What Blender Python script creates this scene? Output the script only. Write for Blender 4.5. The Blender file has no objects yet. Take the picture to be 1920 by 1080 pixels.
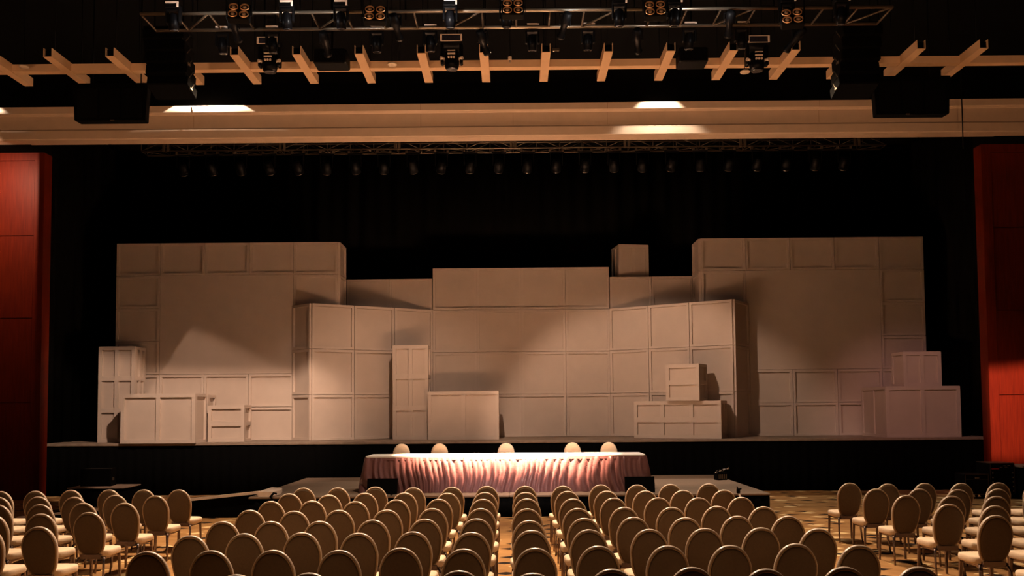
import bpy, math, random
from mathutils import Vector, Matrix, Euler

PI = math.pi
S = bpy.context.scene
COL = S.collection

# ------------------------------------------------------------------ camera
cam_d = bpy.data.cameras.new('camera')
cam = bpy.data.objects.new('camera', cam_d)
COL.objects.link(cam)
cam_d.sensor_fit = 'HORIZONTAL'
cam_d.sensor_width = 36.0
cam_d.lens = 30.0
cam_d.shift_y = 148 / 1920
cam_d.clip_start = 0.1
cam_d.clip_end = 200
_p, _yaw, _roll = math.atan(77 / 1600), -0.0035, -0.0078
_f = Vector((math.sin(_yaw) * math.cos(_p), math.cos(_yaw) * math.cos(_p), math.sin(_p)))
_r0 = Vector((math.cos(_yaw), -math.sin(_yaw), 0))
_u0 = _r0.cross(_f)
_r = _r0 * math.cos(_roll) + _u0 * math.sin(_roll)
_u = -_r0 * math.sin(_roll) + _u0 * math.cos(_roll)
cam.matrix_world = Matrix(((_r.x, _u.x, -_f.x, 0), (_r.y, _u.y, -_f.y, 0), (_r.z, _u.z, -_f.z, 2.21), (0, 0, 0, 1)))
S.camera = cam

# ------------------------------------------------------------------ view, world
S.view_settings.view_transform = 'Standard'
S.view_settings.look = 'None'
S.view_settings.gamma = 1
S.view_settings.use_curve_mapping = False
S.view_settings.exposure = 0.0
W = bpy.data.worlds.new('world')
S.world = W
W.use_nodes = True
bg = W.node_tree.nodes['Background']
bg.inputs[0].default_value = (1.0, 0.6, 0.35, 1)
bg.inputs[1].default_value = 0.0


# ------------------------------------------------------------------ lights
def spot(name, loc, target, color, energy, angle, blend=0.3, radius=0.08, cuts=()):
    """A stage lantern. cuts: shutter blades, each (point a, point b, inside point, softness)
    on the surface the lantern is aimed at."""
    d = bpy.data.lights.new(name, 'SPOT')
    d.energy = energy
    d.color = color
    d.spot_size = math.radians(angle)
    d.spot_blend = blend
    d.shadow_soft_size = radius
    o = bpy.data.objects.new(name, d)
    COL.objects.link(o)
    loc = Vector(loc)
    o.location = loc
    q = (Vector(target) - loc).to_track_quat('-Z', 'Y')
    o.rotation_euler = q.to_euler()
    if cuts:
        d.use_nodes = True
        nt = d.node_tree
        em = nt.nodes['Emission']
        tc = nt.nodes.new('ShaderNodeTexCoord')
        last = None
        for a, b, ins, soft in cuts:
            n = (Vector(a) - loc).cross(Vector(b) - loc).normalized()
            if n.dot(Vector(ins) - loc) < 0:
                n = -n
            nl = q.inverted() @ n
            dot = nt.nodes.new('ShaderNodeVectorMath')
            dot.operation = 'DOT_PRODUCT'
            nt.links.new(tc.outputs['Normal'], dot.inputs[0])
            dot.inputs[1].default_value = nl
            mr = nt.nodes.new('ShaderNodeMapRange')
            mr.interpolation_type = 'SMOOTHSTEP'
            mr.inputs['From Min'].default_value = -soft
            mr.inputs['From Max'].default_value = soft
            nt.links.new(dot.outputs['Value'], mr.inputs['Value'])
            if last is None:
                last = mr.outputs['Result']
            else:
                mu = nt.nodes.new('ShaderNodeMath')
                mu.operation = 'MULTIPLY'
                nt.links.new(last, mu.inputs[0])
                nt.links.new(mr.outputs['Result'], mu.inputs[1])
                last = mu.outputs[0]
        nt.links.new(last, em.inputs['Strength'])
    return o


WARM = (1.0, 0.70, 0.46)
SET = (1.0, 0.67, 0.49)
WHITE = (1.0, 0.58, 0.355)
HALL = (1.0, 0.53, 0.29)
# added fill lamps out of view, brightening the ceiling grid and the cornice
for _i, _x in enumerate((-7.5, 0.0, 6.5)):
    spot('ceiling_fill', (_x, 2.0, 0.4), (_x * 0.8, 18.0, 9.0), HALL, (1250, 1450, 850)[_i], 100, 1.0, 0.25,
         cuts=(((-10, 20.5, 7.9), (10, 20.5, 7.9), (0, 20.5, 10), 0.012),))
# head table special, shuttered to the table, and its wash
spot('table_special', (-0.2, 17.7, 8.6), (-0.2, 18.9, 1.2), WHITE, 420000, 38, 1.0, 0.05,
     cuts=(((-3, 18.2, 1.2), (3, 18.2, 1.2), (0, 18.8, 1.2), 0.012), ((-3, 19.25, 1.2), (3, 19.25, 1.2), (0, 18.8, 1.2), 0.012)))
spot('table_wash', (0.1, 12.6, 7.1), (-0.1, 18.4, 0.9), (1.0, 0.82, 0.74), 2700, 27, 1.0, 0.08)
spot('platform_wash', (0.0, 15.2, 8.5), (0.0, 19.8, 0.4), WARM, 1500, 92, 1.0, 0.10,
     cuts=(((-6, 22.3, 0.6), (6, 22.3, 0.6), (0, 20, 0.4), 0.02),))
# house downlights over the audience
spot('house_centre', (0.0, 15.3, 8.6), (0.2, 10.0, 0.4), WARM, 8000, 78, 0.9, 0.12)
spot('house_left', (-4.4, 15.4, 8.4), (-6.2, 12.0, 0.4), WARM, 5500, 92, 0.9, 0.12)
spot('house_right', (4.4, 15.4, 8.4), (6.6, 12.5, 0.4), WARM, 4600, 92, 0.9, 0.12)
# stage washes from the three moving spotlights at the beams
spot('set_left_wall', (-4.4, 15.4, 8.38), (-8.6, 24.0, 2.6), SET, 900, 40, 0.8, 0.06,
     cuts=(((-9.9, 24.0, 3.4), (-9.1, 24.0, 4.6), (-8.0, 24.0, 2.5), 0.004), ((-9.2, 24.0, 4.5), (-6.5, 24.0, 3.3), (-8.0, 24.0, 2.0), 0.02)))
spot('set_left', (-4.6, 15.4, 8.38), (-9.0, 23.0, 1.8), SET, 3000, 56, 0.6, 0.06,
     cuts=(((-12, 24.0, 3.3), (-6, 24.0, 3.1), (-8.0, 24.0, 2.0), 0.03), ((-11.7, 21.4, 0), (-11.7, 21.4, 5), (-8, 21.4, 2), 0.01)))
spot('set_centre_left', (-1.12, 15.4, 8.38), (-3.4, 23.6, 2.0), SET, 1300, 46, 0.9, 0.06)
spot('set_right', (-1.0, 15.4, 8.3), (3.5, 23.6, 1.25), SET, 1900, 48, 0.4, 0.06)
spot('set_far_right', (6.0, 15.4, 8.3), (11.0, 22.6, 1.8), (1.0, 0.50, 0.44), 850, 36, 0.8, 0.06)
# cornice downlights and the wall washers on the timber
spot('cornice_left', (-7.4, 20.36, 10.1), (-7.4, 20.36, 9.1), (1.0, 0.84, 0.68), 5500, 123, 0.06, 0.004,
     cuts=(((-10, 20.42, 9.64), (-5, 20.42, 9.64), (-7.4, 20.42, 9.3), 0.02), ((-10, 20.42, 9.50), (-5, 20.42, 9.50), (-7.4, 20.42, 9.6), 0.006)))
spot('cornice_end', (-13.1, 20.36, 10.1), (-13.1, 20.36, 9.1), (1.0, 0.84, 0.68), 1800, 110, 0.3, 0.004,
     cuts=(((-16, 20.42, 9.64), (-5, 20.42, 9.64), (-13.1, 20.42, 9.3), 0.02), ((-16, 20.42, 9.50), (-5, 20.42, 9.50), (-13.1, 20.42, 9.6), 0.006)))
spot('cornice_right', (3.55, 20.36, 10.1), (3.55, 20.36, 9.1), (1.0, 0.84, 0.68), 1700, 96, 0.5, 0.006,
     cuts=(((-10, 20.42, 9.64), (10, 20.42, 9.64), (3.55, 20.42, 9.3), 0.02),))
spot('timber_left', (-13.0, 19.2, 8.6), (-12.9, 21.45, 7.2), (1.0, 0.6, 0.4), 750, 100, 1.0, 0.05,
     cuts=(((-12.09, 21.4, 0), (-12.09, 21.4, 8), (-13, 21.4, 5), 0.006),))
spot('timber_right', (9.5, 13.0, 7.5), (13.0, 21.45, 1.8), (1.0, 0.55, 0.45), 16000, 40, 0.8, 0.05,
     cuts=(((11.84, 21.4, 0), (11.84, 21.4, 5), (13, 21.4, 2), 0.003), ((11, 21.4, 0.8), (14, 21.4, 0.8), (12.5, 21.4, 2.0), 0.02), ((11, 21.4, 3.0), (14, 21.4, 3.3), (12.5, 21.4, 1.0), 0.02),))
# added point lamps for glints on the front truss, no real fixtures
for _x in (-4.3, -2.9, -0.9, 0.95, 2.9):
    _d = bpy.data.lights.new('truss_glint_fill', 'POINT')
    _d.energy = 14
    _d.color = (1.0, 0.93, 0.88)
    _d.shadow_soft_size = 0.03
    _o = bpy.data.objects.new('truss_glint_fill', _d)
    COL.objects.link(_o)
    _o.location = (_x, 11.42, 7.58)


# ------------------------------------------------------------------ materials
def mat(name, color, rough=0.6, metal=0.0, noise=0.0, scale=8.0, bump=0.0, spec=0.5, sheen=0.0, emit=0.0):
    m = bpy.data.materials.new(name)
    m.use_nodes = True
    nt = m.node_tree
    b = nt.nodes['Principled BSDF']
    b.inputs['Base Color'].default_value = (*color, 1)
    b.inputs['Roughness'].default_value = rough
    b.inputs['Metallic'].default_value = metal
    b.inputs['Specular IOR Level'].default_value = spec
    if sheen:
        b.inputs['Sheen Weight'].default_value = sheen
        b.inputs['Sheen Roughness'].default_value = 0.4
        b.inputs['Sheen Tint'].default_value = (*color, 1)
    if emit:
        b.inputs['Emission Color'].default_value = (*color, 1)
        b.inputs['Emission Strength'].default_value = emit
    if noise or bump:
        tc = nt.nodes.new('ShaderNodeTexCoord')
        n = nt.nodes.new('ShaderNodeTexNoise')
        n.inputs['Scale'].default_value = scale
        n.inputs['Detail'].default_value = 4
        nt.links.new(tc.outputs['Object'], n.inputs['Vector'])
        if noise:
            r = nt.nodes.new('ShaderNodeValToRGB')
            r.color_ramp.elements[0].position = 0.3
            r.color_ramp.elements[1].position = 0.7
            r.color_ramp.elements[0].color = (*[c * (1 - noise) for c in color], 1)
            r.color_ramp.elements[1].color = (*[min(1, c * (1 + noise)) for c in color], 1)
            nt.links.new(n.outputs['Fac'], r.inputs['Fac'])
            nt.links.new(r.outputs['Color'], b.inputs['Base Color'])
        if bump:
            bp = nt.nodes.new('ShaderNodeBump')
            bp.inputs['Strength'].default_value = bump
            bp.inputs['Distance'].default_value = 0.01
            nt.links.new(n.outputs['Fac'], bp.inputs['Height'])
            nt.links.new(bp.outputs['Normal'], b.inputs['Normal'])
    return m


def carpet_mat():
    m = bpy.data.materials.new('patterned_carpet')
    m.use_nodes = True
    nt = m.node_tree
    N, L = nt.nodes, nt.links
    b = N['Principled BSDF']
    b.inputs['Roughness'].default_value = 0.95
    b.inputs['Specular IOR Level'].default_value = 0.1
    tc = N.new('ShaderNodeTexCoord')
    base = N.new('ShaderNodeTexNoise')
    base.inputs['Scale'].default_value = 2.2
    base.inputs['Detail'].default_value = 3
    L.new(tc.outputs['Object'], base.inputs['Vector'])
    ramp = N.new('ShaderNodeValToRGB')
    ramp.color_ramp.elements[0].position = 0.35
    ramp.color_ramp.elements[0].color = (0.25, 0.125, 0.045, 1)
    ramp.color_ramp.elements[1].position = 0.65
    ramp.color_ramp.elements[1].color = (0.36, 0.195, 0.075, 1)
    L.new(base.outputs['Fac'], ramp.inputs['Fac'])
    last = ramp.outputs['Color']
    for (sx, sy, off, thr, prob, col) in ((1.5, 2.1, 0.0, 0.26, 0.62, (0.66, 0.47, 0.24)),
                                          (1.45, 2.5, 7.3, 0.25, 0.62, (0.016, 0.009, 0.006)),
                                          (2.1, 2.9, 3.1, 0.22, 0.3, (0.52, 0.33, 0.13))):
        mp = N.new('ShaderNodeMapping')
        mp.inputs['Location'].default_value = (off, off * 1.7, 0)
        mp.inputs['Scale'].default_value = (sx, sy, 1)
        L.new(tc.outputs['Object'], mp.inputs['Vector'])
        v = N.new('ShaderNodeTexVoronoi')
        v.voronoi_dimensions = '2D'
        v.distance = 'MANHATTAN'
        v.inputs['Scale'].default_value = 1.0
        v.inputs['Randomness'].default_value = 0.75
        L.new(mp.outputs['Vector'], v.inputs['Vector'])
        lt = N.new('ShaderNodeMath')
        lt.operation = 'LESS_THAN'
        L.new(v.outputs['Distance'], lt.inputs[0])
        lt.inputs[1].default_value = thr
        sp = N.new('ShaderNodeSeparateColor')
        L.new(v.outputs['Color'], sp.inputs['Color'])
        l2 = N.new('ShaderNodeMath')
        l2.operation = 'LESS_THAN'
        L.new(sp.outputs['Red'], l2.inputs[0])
        l2.inputs[1].default_value = prob
        mu = N.new('ShaderNodeMath')
        mu.operation = 'MULTIPLY'
        L.new(lt.outputs[0], mu.inputs[0])
        L.new(l2.outputs[0], mu.inputs[1])
        mx = N.new('ShaderNodeMix')
        mx.data_type = 'RGBA'
        L.new(mu.outputs[0], mx.inputs['Factor'])
        L.new(last, mx.inputs[6])
        mx.inputs[7].default_value = (*col, 1)
        last = mx.outputs[2]
    L.new(last, b.inputs['Base Color'])
    return m


def wood_mat():
    m = bpy.data.materials.new('red_timber_veneer')
    m.use_nodes = True
    nt = m.node_tree
    N, L = nt.nodes, nt.links
    b = N['Principled BSDF']
    b.inputs['Roughness'].default_value = 0.5
    b.inputs['Specular IOR Level'].default_value = 0.12
    tc = N.new('ShaderNodeTexCoord')
    mp = N.new('ShaderNodeMapping')
    mp.inputs['Scale'].default_value = (14, 14, 0.9)
    L.new(tc.outputs['Object'], mp.inputs['Vector'])
    n = N.new('ShaderNodeTexNoise')
    n.inputs['Scale'].default_value = 2.0
    n.inputs['Detail'].default_value = 6
    L.new(mp.outputs['Vector'], n.inputs['Vector'])
    r = N.new('ShaderNodeValToRGB')
    r.color_ramp.elements[0].position = 0.3
    r.color_ramp.elements[0].color = (0.075, 0.0058, 0.001, 1)
    r.color_ramp.elements[1].position = 0.75
    r.color_ramp.elements[1].color = (0.115, 0.0105, 0.0017, 1)
    L.new(n.outputs['Fac'], r.inputs['Fac'])
    L.new(r.outputs['Color'], b.inputs['Base Color'])
    return m


def satin_mat():
    m = mat('mauve_satin', (0.195, 0.088, 0.088), 0.30, 0.0, 0.10, 30, 0.25, spec=0.9)
    return m


M = dict(
    carpet=carpet_mat(),
    wood=wood_mat(),
    satin=satin_mat(),
    black=mat('black_paint', (0.0015, 0.0015, 0.0015), 0.95, spec=0.03, noise=0.2),
    drape=mat('black_velvet', (0.003, 0.003, 0.003), 1.0, spec=0.02, noise=0.2, scale=20),
    gear=mat('black_gear_enamel', (0.0022, 0.0022, 0.0025), 0.5, noise=0.2, spec=0.06),
    gear_gloss=mat('black_gloss_plastic', (0.0025, 0.0025, 0.003), 0.35, noise=0.1, spec=0.06),
    scenic=mat('scenic_white_paint', (0.62, 0.525, 0.45), 0.75, noise=0.03, scale=3, bump=0.06, spec=0.2),
    scenic_field=mat('scenic_white_field', (0.60, 0.505, 0.43), 0.8, noise=0.04, scale=2, bump=0.06, spec=0.2),
    plaster=mat('cream_plaster', (0.62, 0.47, 0.34), 0.8, noise=0.04, scale=4, spec=0.2),
    hall=mat('hall_wallcovering', (0.45, 0.30, 0.19), 0.8, noise=0.06, scale=4, spec=0.2),
    beam=mat('beam_paint', (0.72, 0.49, 0.30), 0.7, noise=0.04, scale=5, spec=0.2),
    fabric=mat('beige_fabric', (0.70, 0.55, 0.40), 0.85, noise=0.05, scale=60, bump=0.2, spec=0.15),
    rim=mat('bronze_vinyl_edge', (0.46, 0.36, 0.28), 0.36, noise=0.05, scale=40, bump=0.1, spec=0.5),
    back=mat('shaded_back_fabric', (0.092, 0.061, 0.035), 0.75, noise=0.08, scale=50, bump=0.2, spec=0.2, sheen=0.0),  # seat fabric darkened, the shade on the chair backs put into the colour
    piping=mat('gold_brown_piping', (0.26, 0.16, 0.075), 0.45, noise=0.05, spec=0.4),
    legs=mat('dark_bronze_metal', (0.24, 0.18, 0.165), 0.25, 0.9, noise=0.05),
    chrome=mat('polished_steel', (0.75, 0.72, 0.70), 0.14, 1.0, noise=0.03),
    alu=mat('dull_aluminium', (0.30, 0.25, 0.19), 0.32, 0.85, noise=0.08, scale=15),
    alu_dark=mat('dark_truss_metal', (0.07, 0.052, 0.035), 0.5, 0.5, noise=0.1),
    cloth=mat('white_linen', (0.83, 0.78, 0.74), 0.85, noise=0.02, bump=0.1, spec=0.15),
    deck=mat('grey_deck_carpet', (0.23, 0.165, 0.12), 0.95, noise=0.10, scale=25, bump=0.2, spec=0.1),
    stage=mat('stage_deck_paint', (0.32, 0.25, 0.19), 0.6, noise=0.15, scale=6, spec=0.3),
    ramp=mat('ramp_edge_aluminium', (0.80, 0.66, 0.56), 0.5, 0.0, noise=0.08),
    brass=mat('blinder_reflector', (0.95, 0.55, 0.28), 0.35, 0.7, noise=0.05),
    bulb=mat('blinder_bulb_glass', (0.30, 0.20, 0.12), 0.3, 0.3, noise=0.1),
    glass=mat('lens_glass', (0.05, 0.05, 0.06), 0.06, 0.0, noise=0.05, spec=1.0),
    screen=mat('dark_display', (0.02, 0.02, 0.03), 0.12, noise=0.3, scale=30),
    red=mat('red_plastic', (0.35, 0.02, 0.015), 0.4, noise=0.1),
    trimwhite=mat('white_plastic', (0.7, 0.58, 0.45), 0.5, noise=0.03),
)


# ------------------------------------------------------------------ mesh helpers
class MB:
    def __init__(self):
        self.v, self.f, self.smooth = [], [], []

    def add(self, vs, fs, mx=None, smooth=False):
        n = len(self.v)
        for p in vs:
            p = Vector(p)
            self.v.append(tuple(mx @ p) if mx else tuple(p))
        for f in fs:
            self.f.append(tuple(n + i for i in f))
            self.smooth.append(smooth)
        return self

    def box(self, x0, x1, y0, y1, z0, z1, mx=None):
        vs = [(x, y, z) for z in (z0, z1) for y in (y0, y1) for x in (x0, x1)]
        fs = [(0, 2, 3, 1), (4, 5, 7, 6), (0, 1, 5, 4), (2, 6, 7, 3), (0, 4, 6, 2), (1, 3, 7, 5)]
        return self.add(vs, fs, mx)

    def bbox(self, x0, x1, y0, y1, z0, z1, b=0.01, mx=None):
        """box with chamfered edges"""
        pts = []
        for z, i in ((z0, b), (z0 + b, 0), (z1 - b, 0), (z1, b)):
            pts.append([(x0 + i + b, y0 + i, z), (x1 - i - b, y0 + i, z), (x1 - i, y0 + i + b, z), (x1 - i, y1 - i - b, z),
                        (x1 - i - b, y1 - i, z), (x0 + i + b, y1 - i, z), (x0 + i, y1 - i - b, z), (x0 + i, y0 + i + b, z)])
        return self.loft(pts, mx, False)

    def prism(self, poly, z0, z1, mx=None):
        n = len(poly)
        vs = [(x, y, z0) for x, y in poly] + [(x, y, z1) for x, y in poly]
        fs = [tuple(range(n - 1, -1, -1)), tuple(range(n, 2 * n))]
        fs += [(i, (i + 1) % n, n + (i + 1) % n, n + i) for i in range(n)]
        return self.add(vs, fs, mx)

    def loft(self, rings, mx=None, smooth=True, cap0=True, cap1=True, closed=True):
        n = len(rings[0])
        vs = [p for r in rings for p in r]
        fs = []
        for k in range(len(rings) - 1):
            for i in range(n if closed else n - 1):
                j = (i + 1) % n
                fs.append((k * n + i, k * n + j, (k + 1) * n + j, (k + 1) * n + i))
        self.add(vs, fs, mx, smooth)
        base = len(self.v) - len(vs)
        if cap0:
            self.f.append(tuple(base + i for i in range(n - 1, -1, -1)))
            self.smooth.append(False)
        if cap1:
            o = base + (len(rings) - 1) * n
            self.f.append(tuple(o + i for i in range(n)))
            self.smooth.append(False)
        return self

    def tube(self, pts, r, n=8, mx=None, closed=False, square=False):
        """round (or square) bar along a polyline; r may be a list"""
        pts = [Vector(p) for p in pts]
        m = len(pts)
        rs = r if isinstance(r, (list, tuple)) else [r] * m
        rings = []
        if square:
            n = 4
        up = None
        for i, p in enumerate(pts):
            if closed:
                t = pts[(i + 1) % m] - pts[i - 1]
            else:
                t = pts[min(i + 1, m - 1)] - pts[max(i - 1, 0)]
            t.normalize()
            if up is None:
                up = Vector((0, 0, 1)) if abs(t.z) < 0.9 else Vector((0, 1, 0))
            a = t.cross(up)
            if a.length < 1e-6:
                a = t.cross(Vector((1, 0, 0)))
            a.normalize()
            b = a.cross(t).normalized()
            up = b
            k = PI / 4 if square else 0
            s = 1.4142 if square else 1
            rings.append([tuple(p + (a * math.cos(k + 2 * PI * q / n) + b * math.sin(k + 2 * PI * q / n)) * rs[i] * s) for q in range(n)])
        if closed:
            rings.append(rings[0])
            return self.loft(rings, mx, not square, False, False)
        return self.loft(rings, mx, not square)

    def lathe(self, prof, n=16, mx=None, cap0=True, cap1=True):
        """prof: (radius, z)"""
        rings = [[(r * math.cos(2 * PI * i / n), r * math.sin(2 * PI * i / n), z) for i in range(n)] for r, z in prof]
        return self.loft(rings, mx, True, cap0, cap1)

    def build(self, name, m, parent=None):
        me = bpy.data.meshes.new(name)
        me.from_pydata(self.v, [], self.f)
        me.polygons.foreach_set('use_smooth', self.smooth)
        me.materials.append(M[m])
        me.update()
        o = bpy.data.objects.new(name, me)
        COL.objects.link(o)
        if parent:
            o.parent = parent
        return o


def tag(o, label=None, cat=None, group=None, kind=None):
    if label:
        o['label'] = label
    if cat:
        o['category'] = cat
    if group:
        o['group'] = group
    if kind:
        o['kind'] = kind
    return o


def thing(name, label, cat, loc=(0, 0, 0), rz=0.0, group=None):
    o = bpy.data.objects.new(name, None)
    COL.objects.link(o)
    o.empty_display_size = 0.1
    o.location = loc
    o.rotation_euler = (0, 0, rz)
    return tag(o, label, cat, group)


def copy_tree(o, parent=None):
    c = o.copy()
    COL.objects.link(c)
    if parent:
        c.parent = parent
    for ch in list(o.children):
        copy_tree(ch, c)
    return c


def struct(name, mb, m, label=None, cat=None):
    o = mb.build(name, m)
    tag(o, label, cat, None, 'structure')
    return o


ORD = ['', 'first', 'second', 'third', 'fourth', 'fifth', 'sixth', 'seventh', 'eighth', 'ninth', 'tenth', 'eleventh', 'twelfth',
       'thirteenth', 'fourteenth', 'fifteenth', 'sixteenth', 'seventeenth', 'eighteenth', 'nineteenth', 'twentieth',
       'twenty-first', 'twenty-second', 'twenty-third', 'twenty-fourth', 'twenty-fifth', 'twenty-sixth']

random.seed(7)

# ------------------------------------------------------------------ room
struct('floor', MB().box(-16.5, 16.5, -21, 28, -0.1, 0), 'carpet', 'gold and brown patterned ballroom carpet', 'carpet')
struct('ceiling', MB().box(-16.5, 16.5, -21, 28, 10.6, 10.7), 'black', 'black ceiling above the lights', 'ceiling')
struct('wall_left', MB().box(-16.7, -16.5, -21, 28, 0, 10.6), 'hall', 'side wall of the hall', 'wall')
struct('wall_right', MB().box(16.5, 16.7, -21, 28, 0, 10.6), 'hall', 'side wall of the hall', 'wall')
struct('wall_rear', MB().box(-16.5, 16.5, -21.2, -21, 0, 10.6), 'hall', 'rear wall of the hall', 'wall')
struct('wall_stage', MB().box(-16.5, 16.5, 28, 28.2, 0, 10.6), 'black', 'black wall behind the stage', 'wall')
struct('wall_upper', MB().box(-16.5, 16.5, 20.56, 20.8, 9.3, 10.6), 'black', 'black wall over the cream cornice', 'wall')

# red timber side walls of the stage opening: panels, edge stile, top rail
for sd, xi, nm in ((-1, -11.93, 'wall_front_left'), (1, 11.86, 'wall_front_right')):
    xo = sd * 16.4
    mb = MB()
    mb.box(min(xi, xo), max(xi, xo), 21.45, 21.75, 0, 8.8)
    js = [0.12, 2.44, 4.57, 6.67, 8.6]
    a, b = sorted((xi + sd * 0.26, xo))
    for k in range(4):
        mb.box(a, b, 21.42, 21.45, js[k] + 0.012, js[k + 1] - 0.012)
    a, b = sorted((xi, xi + sd * 0.245))
    mb.box(a, b, 21.40, 21.45, 0, 8.8)
    a, b = sorted((xi + sd * 0.245, xo))
    mb.box(a, b, 21.40, 21.45, 8.6, 8.8)
    struct(nm, mb, 'wood', 'red timber panelled wall beside the stage, ' + ('left side' if sd < 0 else 'right side'), 'wall')
    mb = MB().box(min(xi + sd * 0.02, xo), max(xi + sd * 0.02, xo), 20.8, 21.75, 8.8, 9.3)
    struct('trim_2' if sd < 0 else 'trim_3', mb, 'black', 'dark soffit over the timber wall, ' + ('left' if sd < 0 else 'right'), 'soffit')

# cream cornice beam across the opening
prof = [(20.42, 9.62), (20.42, 9.46), (20.44, 9.44), (20.47, 9.43), (20.50, 9.41), (20.50, 9.085), (20.47, 9.06), (20.46, 9.04),
        (20.46, 8.845), (20.48, 8.82), (20.85, 8.82), (20.85, 9.62)]
mb = MB()
rings = [[(x, y, z) for y, z in prof] for x in (-16.4, 16.4)]
mb.loft(rings, None, False)
struct('trim_1', mb, 'plaster', 'cream moulded cornice band spanning above the stage opening', 'cornice')
# joints in the cornice band
mb = MB()
for x in (-2.25, 0.0, 2.3, 2.25 + 5.2, -7.8):
    mb.box(x - 0.006, x + 0.006, 20.415, 20.43, 9.46, 9.62)
    mb.box(x - 0.005, x + 0.005, 20.495, 20.51, 9.10, 9.40)
struct('trim_4', mb, 'hall', 'thin joint lines in the cornice band', 'trim')

# ------------------------------------------------------------------ stage and drapes
st = thing('stage', 'wide raised stage with black front skirt and light deck edge', 'stage', (0, 22.36, 0))
mb = MB()
mb.bbox(-12.6, 12.6, 0, 5.2, 1.29, 1.36, 0.012)
mb.build('stage_deck', 'stage', st)


def drape(x0, y0, x1, y1, z0, z1, amp=0.05, pitch=0.35):
    mb = MB()
    L = math.hypot(x1 - x0, y1 - y0)
    tx, ty = (x1 - x0) / L, (y1 - y0) / L
    n = max(8, int(L / pitch * 6))
    r0, r1 = [], []
    for i in range(n + 1):
        s = i / n * L
        o = amp * (0.6 * math.sin(s / pitch * 2 * PI) + 0.4 * math.sin(s / pitch * 3.7 + 1.3))
        p = (x0 + tx * s - ty * o, y0 + ty * s + tx * o)
        r0.append((p[0], p[1], z0))
        r1.append((p[0], p[1], z1))
    back0 = [(a - ty * -0.02, b + tx * 0.02, z0) for a, b, _ in reversed(r0)]
    back1 = [(a - ty * -0.02, b + tx * 0.02, z1) for a, b, _ in reversed(r1)]
    mb.loft([r0 + back0, r1 + back1], None, True)
    return mb


def at_loc(o, p):
    """give o an origin at p without moving its geometry"""
    o.data.transform(Matrix.Translation(-Vector(p)))
    o.location = p
    return o


sk = drape(-12.6, 22.40, 12.6, 22.40, 0.0, 1.285, 0.02, 0.25).build('stage_skirt', 'drape')
sk.data.transform(Matrix.Translation((0, -22.36, 0)))
sk.parent = st
MB().box(-12.5, 12.5, 0.25, 5.1, 0, 1.29).build('stage_frame', 'black', st)

for nm, a, lab in (('backdrop_curtain', (-12.6, 27.0, 12.6, 27.0), 'black curtain hanging across the back of the stage behind the white set'),
                   ('masking_curtain', (-12.55, 22.6, -12.55, 26.8), 'black masking curtain closing the left wing of the stage'),
                   ('masking_curtain', (12.55, 26.8, 12.55, 22.6), 'black masking curtain closing the right wing of the stage')):
    o = drape(*a, 1.36, 10.4, 0.07, 0.5).build(nm, 'drape')
    at_loc(o, ((a[0] + a[2]) / 2, (a[1] + a[3]) / 2, 1.36))
    tag(o, lab, 'curtain')
    MB().tube([(a[0] - o.location.x, a[1] - o.location.y, 9.1), (a[2] - o.location.x, a[3] - o.location.y, 9.1)], 0.03).build('curtain_rail', 'gear', o)


# ------------------------------------------------------------------ scenic set
def frame(mb, w, h, rail, proud, mx, nx=1, nz=1, gap=0.0):
    """raised rails round nx by nz sunk fields; local x across, z up, front is -y"""
    g = gap
    mb.box(g, w - g, -proud, 0, g, rail, mx)
    mb.box(g, w - g, -proud, 0, h - rail, h - g, mx)
    mb.box(g, rail, -proud, 0, rail, h - rail, mx)
    mb.box(w - rail, w - g, -proud, 0, rail, h - rail, mx)
    for i in range(1, nx):
        c = w * i / nx
        mb.box(c - rail * 0.55, c + rail * 0.55, -proud, 0, rail, h - rail, mx)
    for k in range(1, nz):
        c = h * k / nz
        for i in range(nx):
            xa = rail if i == 0 else w * i / nx + rail * 0.55
            xb = w - rail if i == nx - 1 else w * (i + 1) / nx - rail * 0.55
            mb.box(xa, xb, -proud, 0, c - rail * 0.7, c + rail * 0.7, mx)


def flat_panels(parent, origin, ang, w, h, nx, nz, rail=0.075, proud=0.055, skip=(), z0=0.0):
    cw, ch = w / nx, h / nz
    for k in range(nz):
        for i in range(nx):
            if (i, k) in skip:
                continue
            mb = MB()
            frame(mb, cw, ch, rail, proud, None, gap=0.007)
            o = mb.build('framed_panel', 'scenic', parent)
            o.location = Vector(origin) + Matrix.Rotation(ang, 3, 'Z') @ Vector((i * cw, 0, z0 + k * ch))
            o.rotation_euler = (0, 0, ang)


ZS = 1.36


def wall_block(label, x0, x1, y0, y1, z1, nx, nz, blank=None):
    w, h = x1 - x0, z1 - ZS
    t = thing('scenic_wall', label, 'scenery wall', (x0, y0, ZS), 0, 'white panelled scenery walls')
    MB().box(0, w, 0, y1 - y0, 0, h).build('wall_body', 'scenic_field', t)
    skip = []
    if blank:
        i0, i1, k0, k1 = blank
        skip = [(i, k) for i in range(i0, i1) for k in range(k0, k1)]
        cw, ch = w / nx, h / nz
        MB().box(i0 * cw + 0.004, i1 * cw - 0.004, -0.05, 0, k0 * ch + 0.004, k1 * ch - 0.004).build('plain_panel', 'scenic_field', t)
    flat_panels(t, (0, 0, 0), 0, w, h, nx, nz, skip=skip)
    return t


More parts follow.
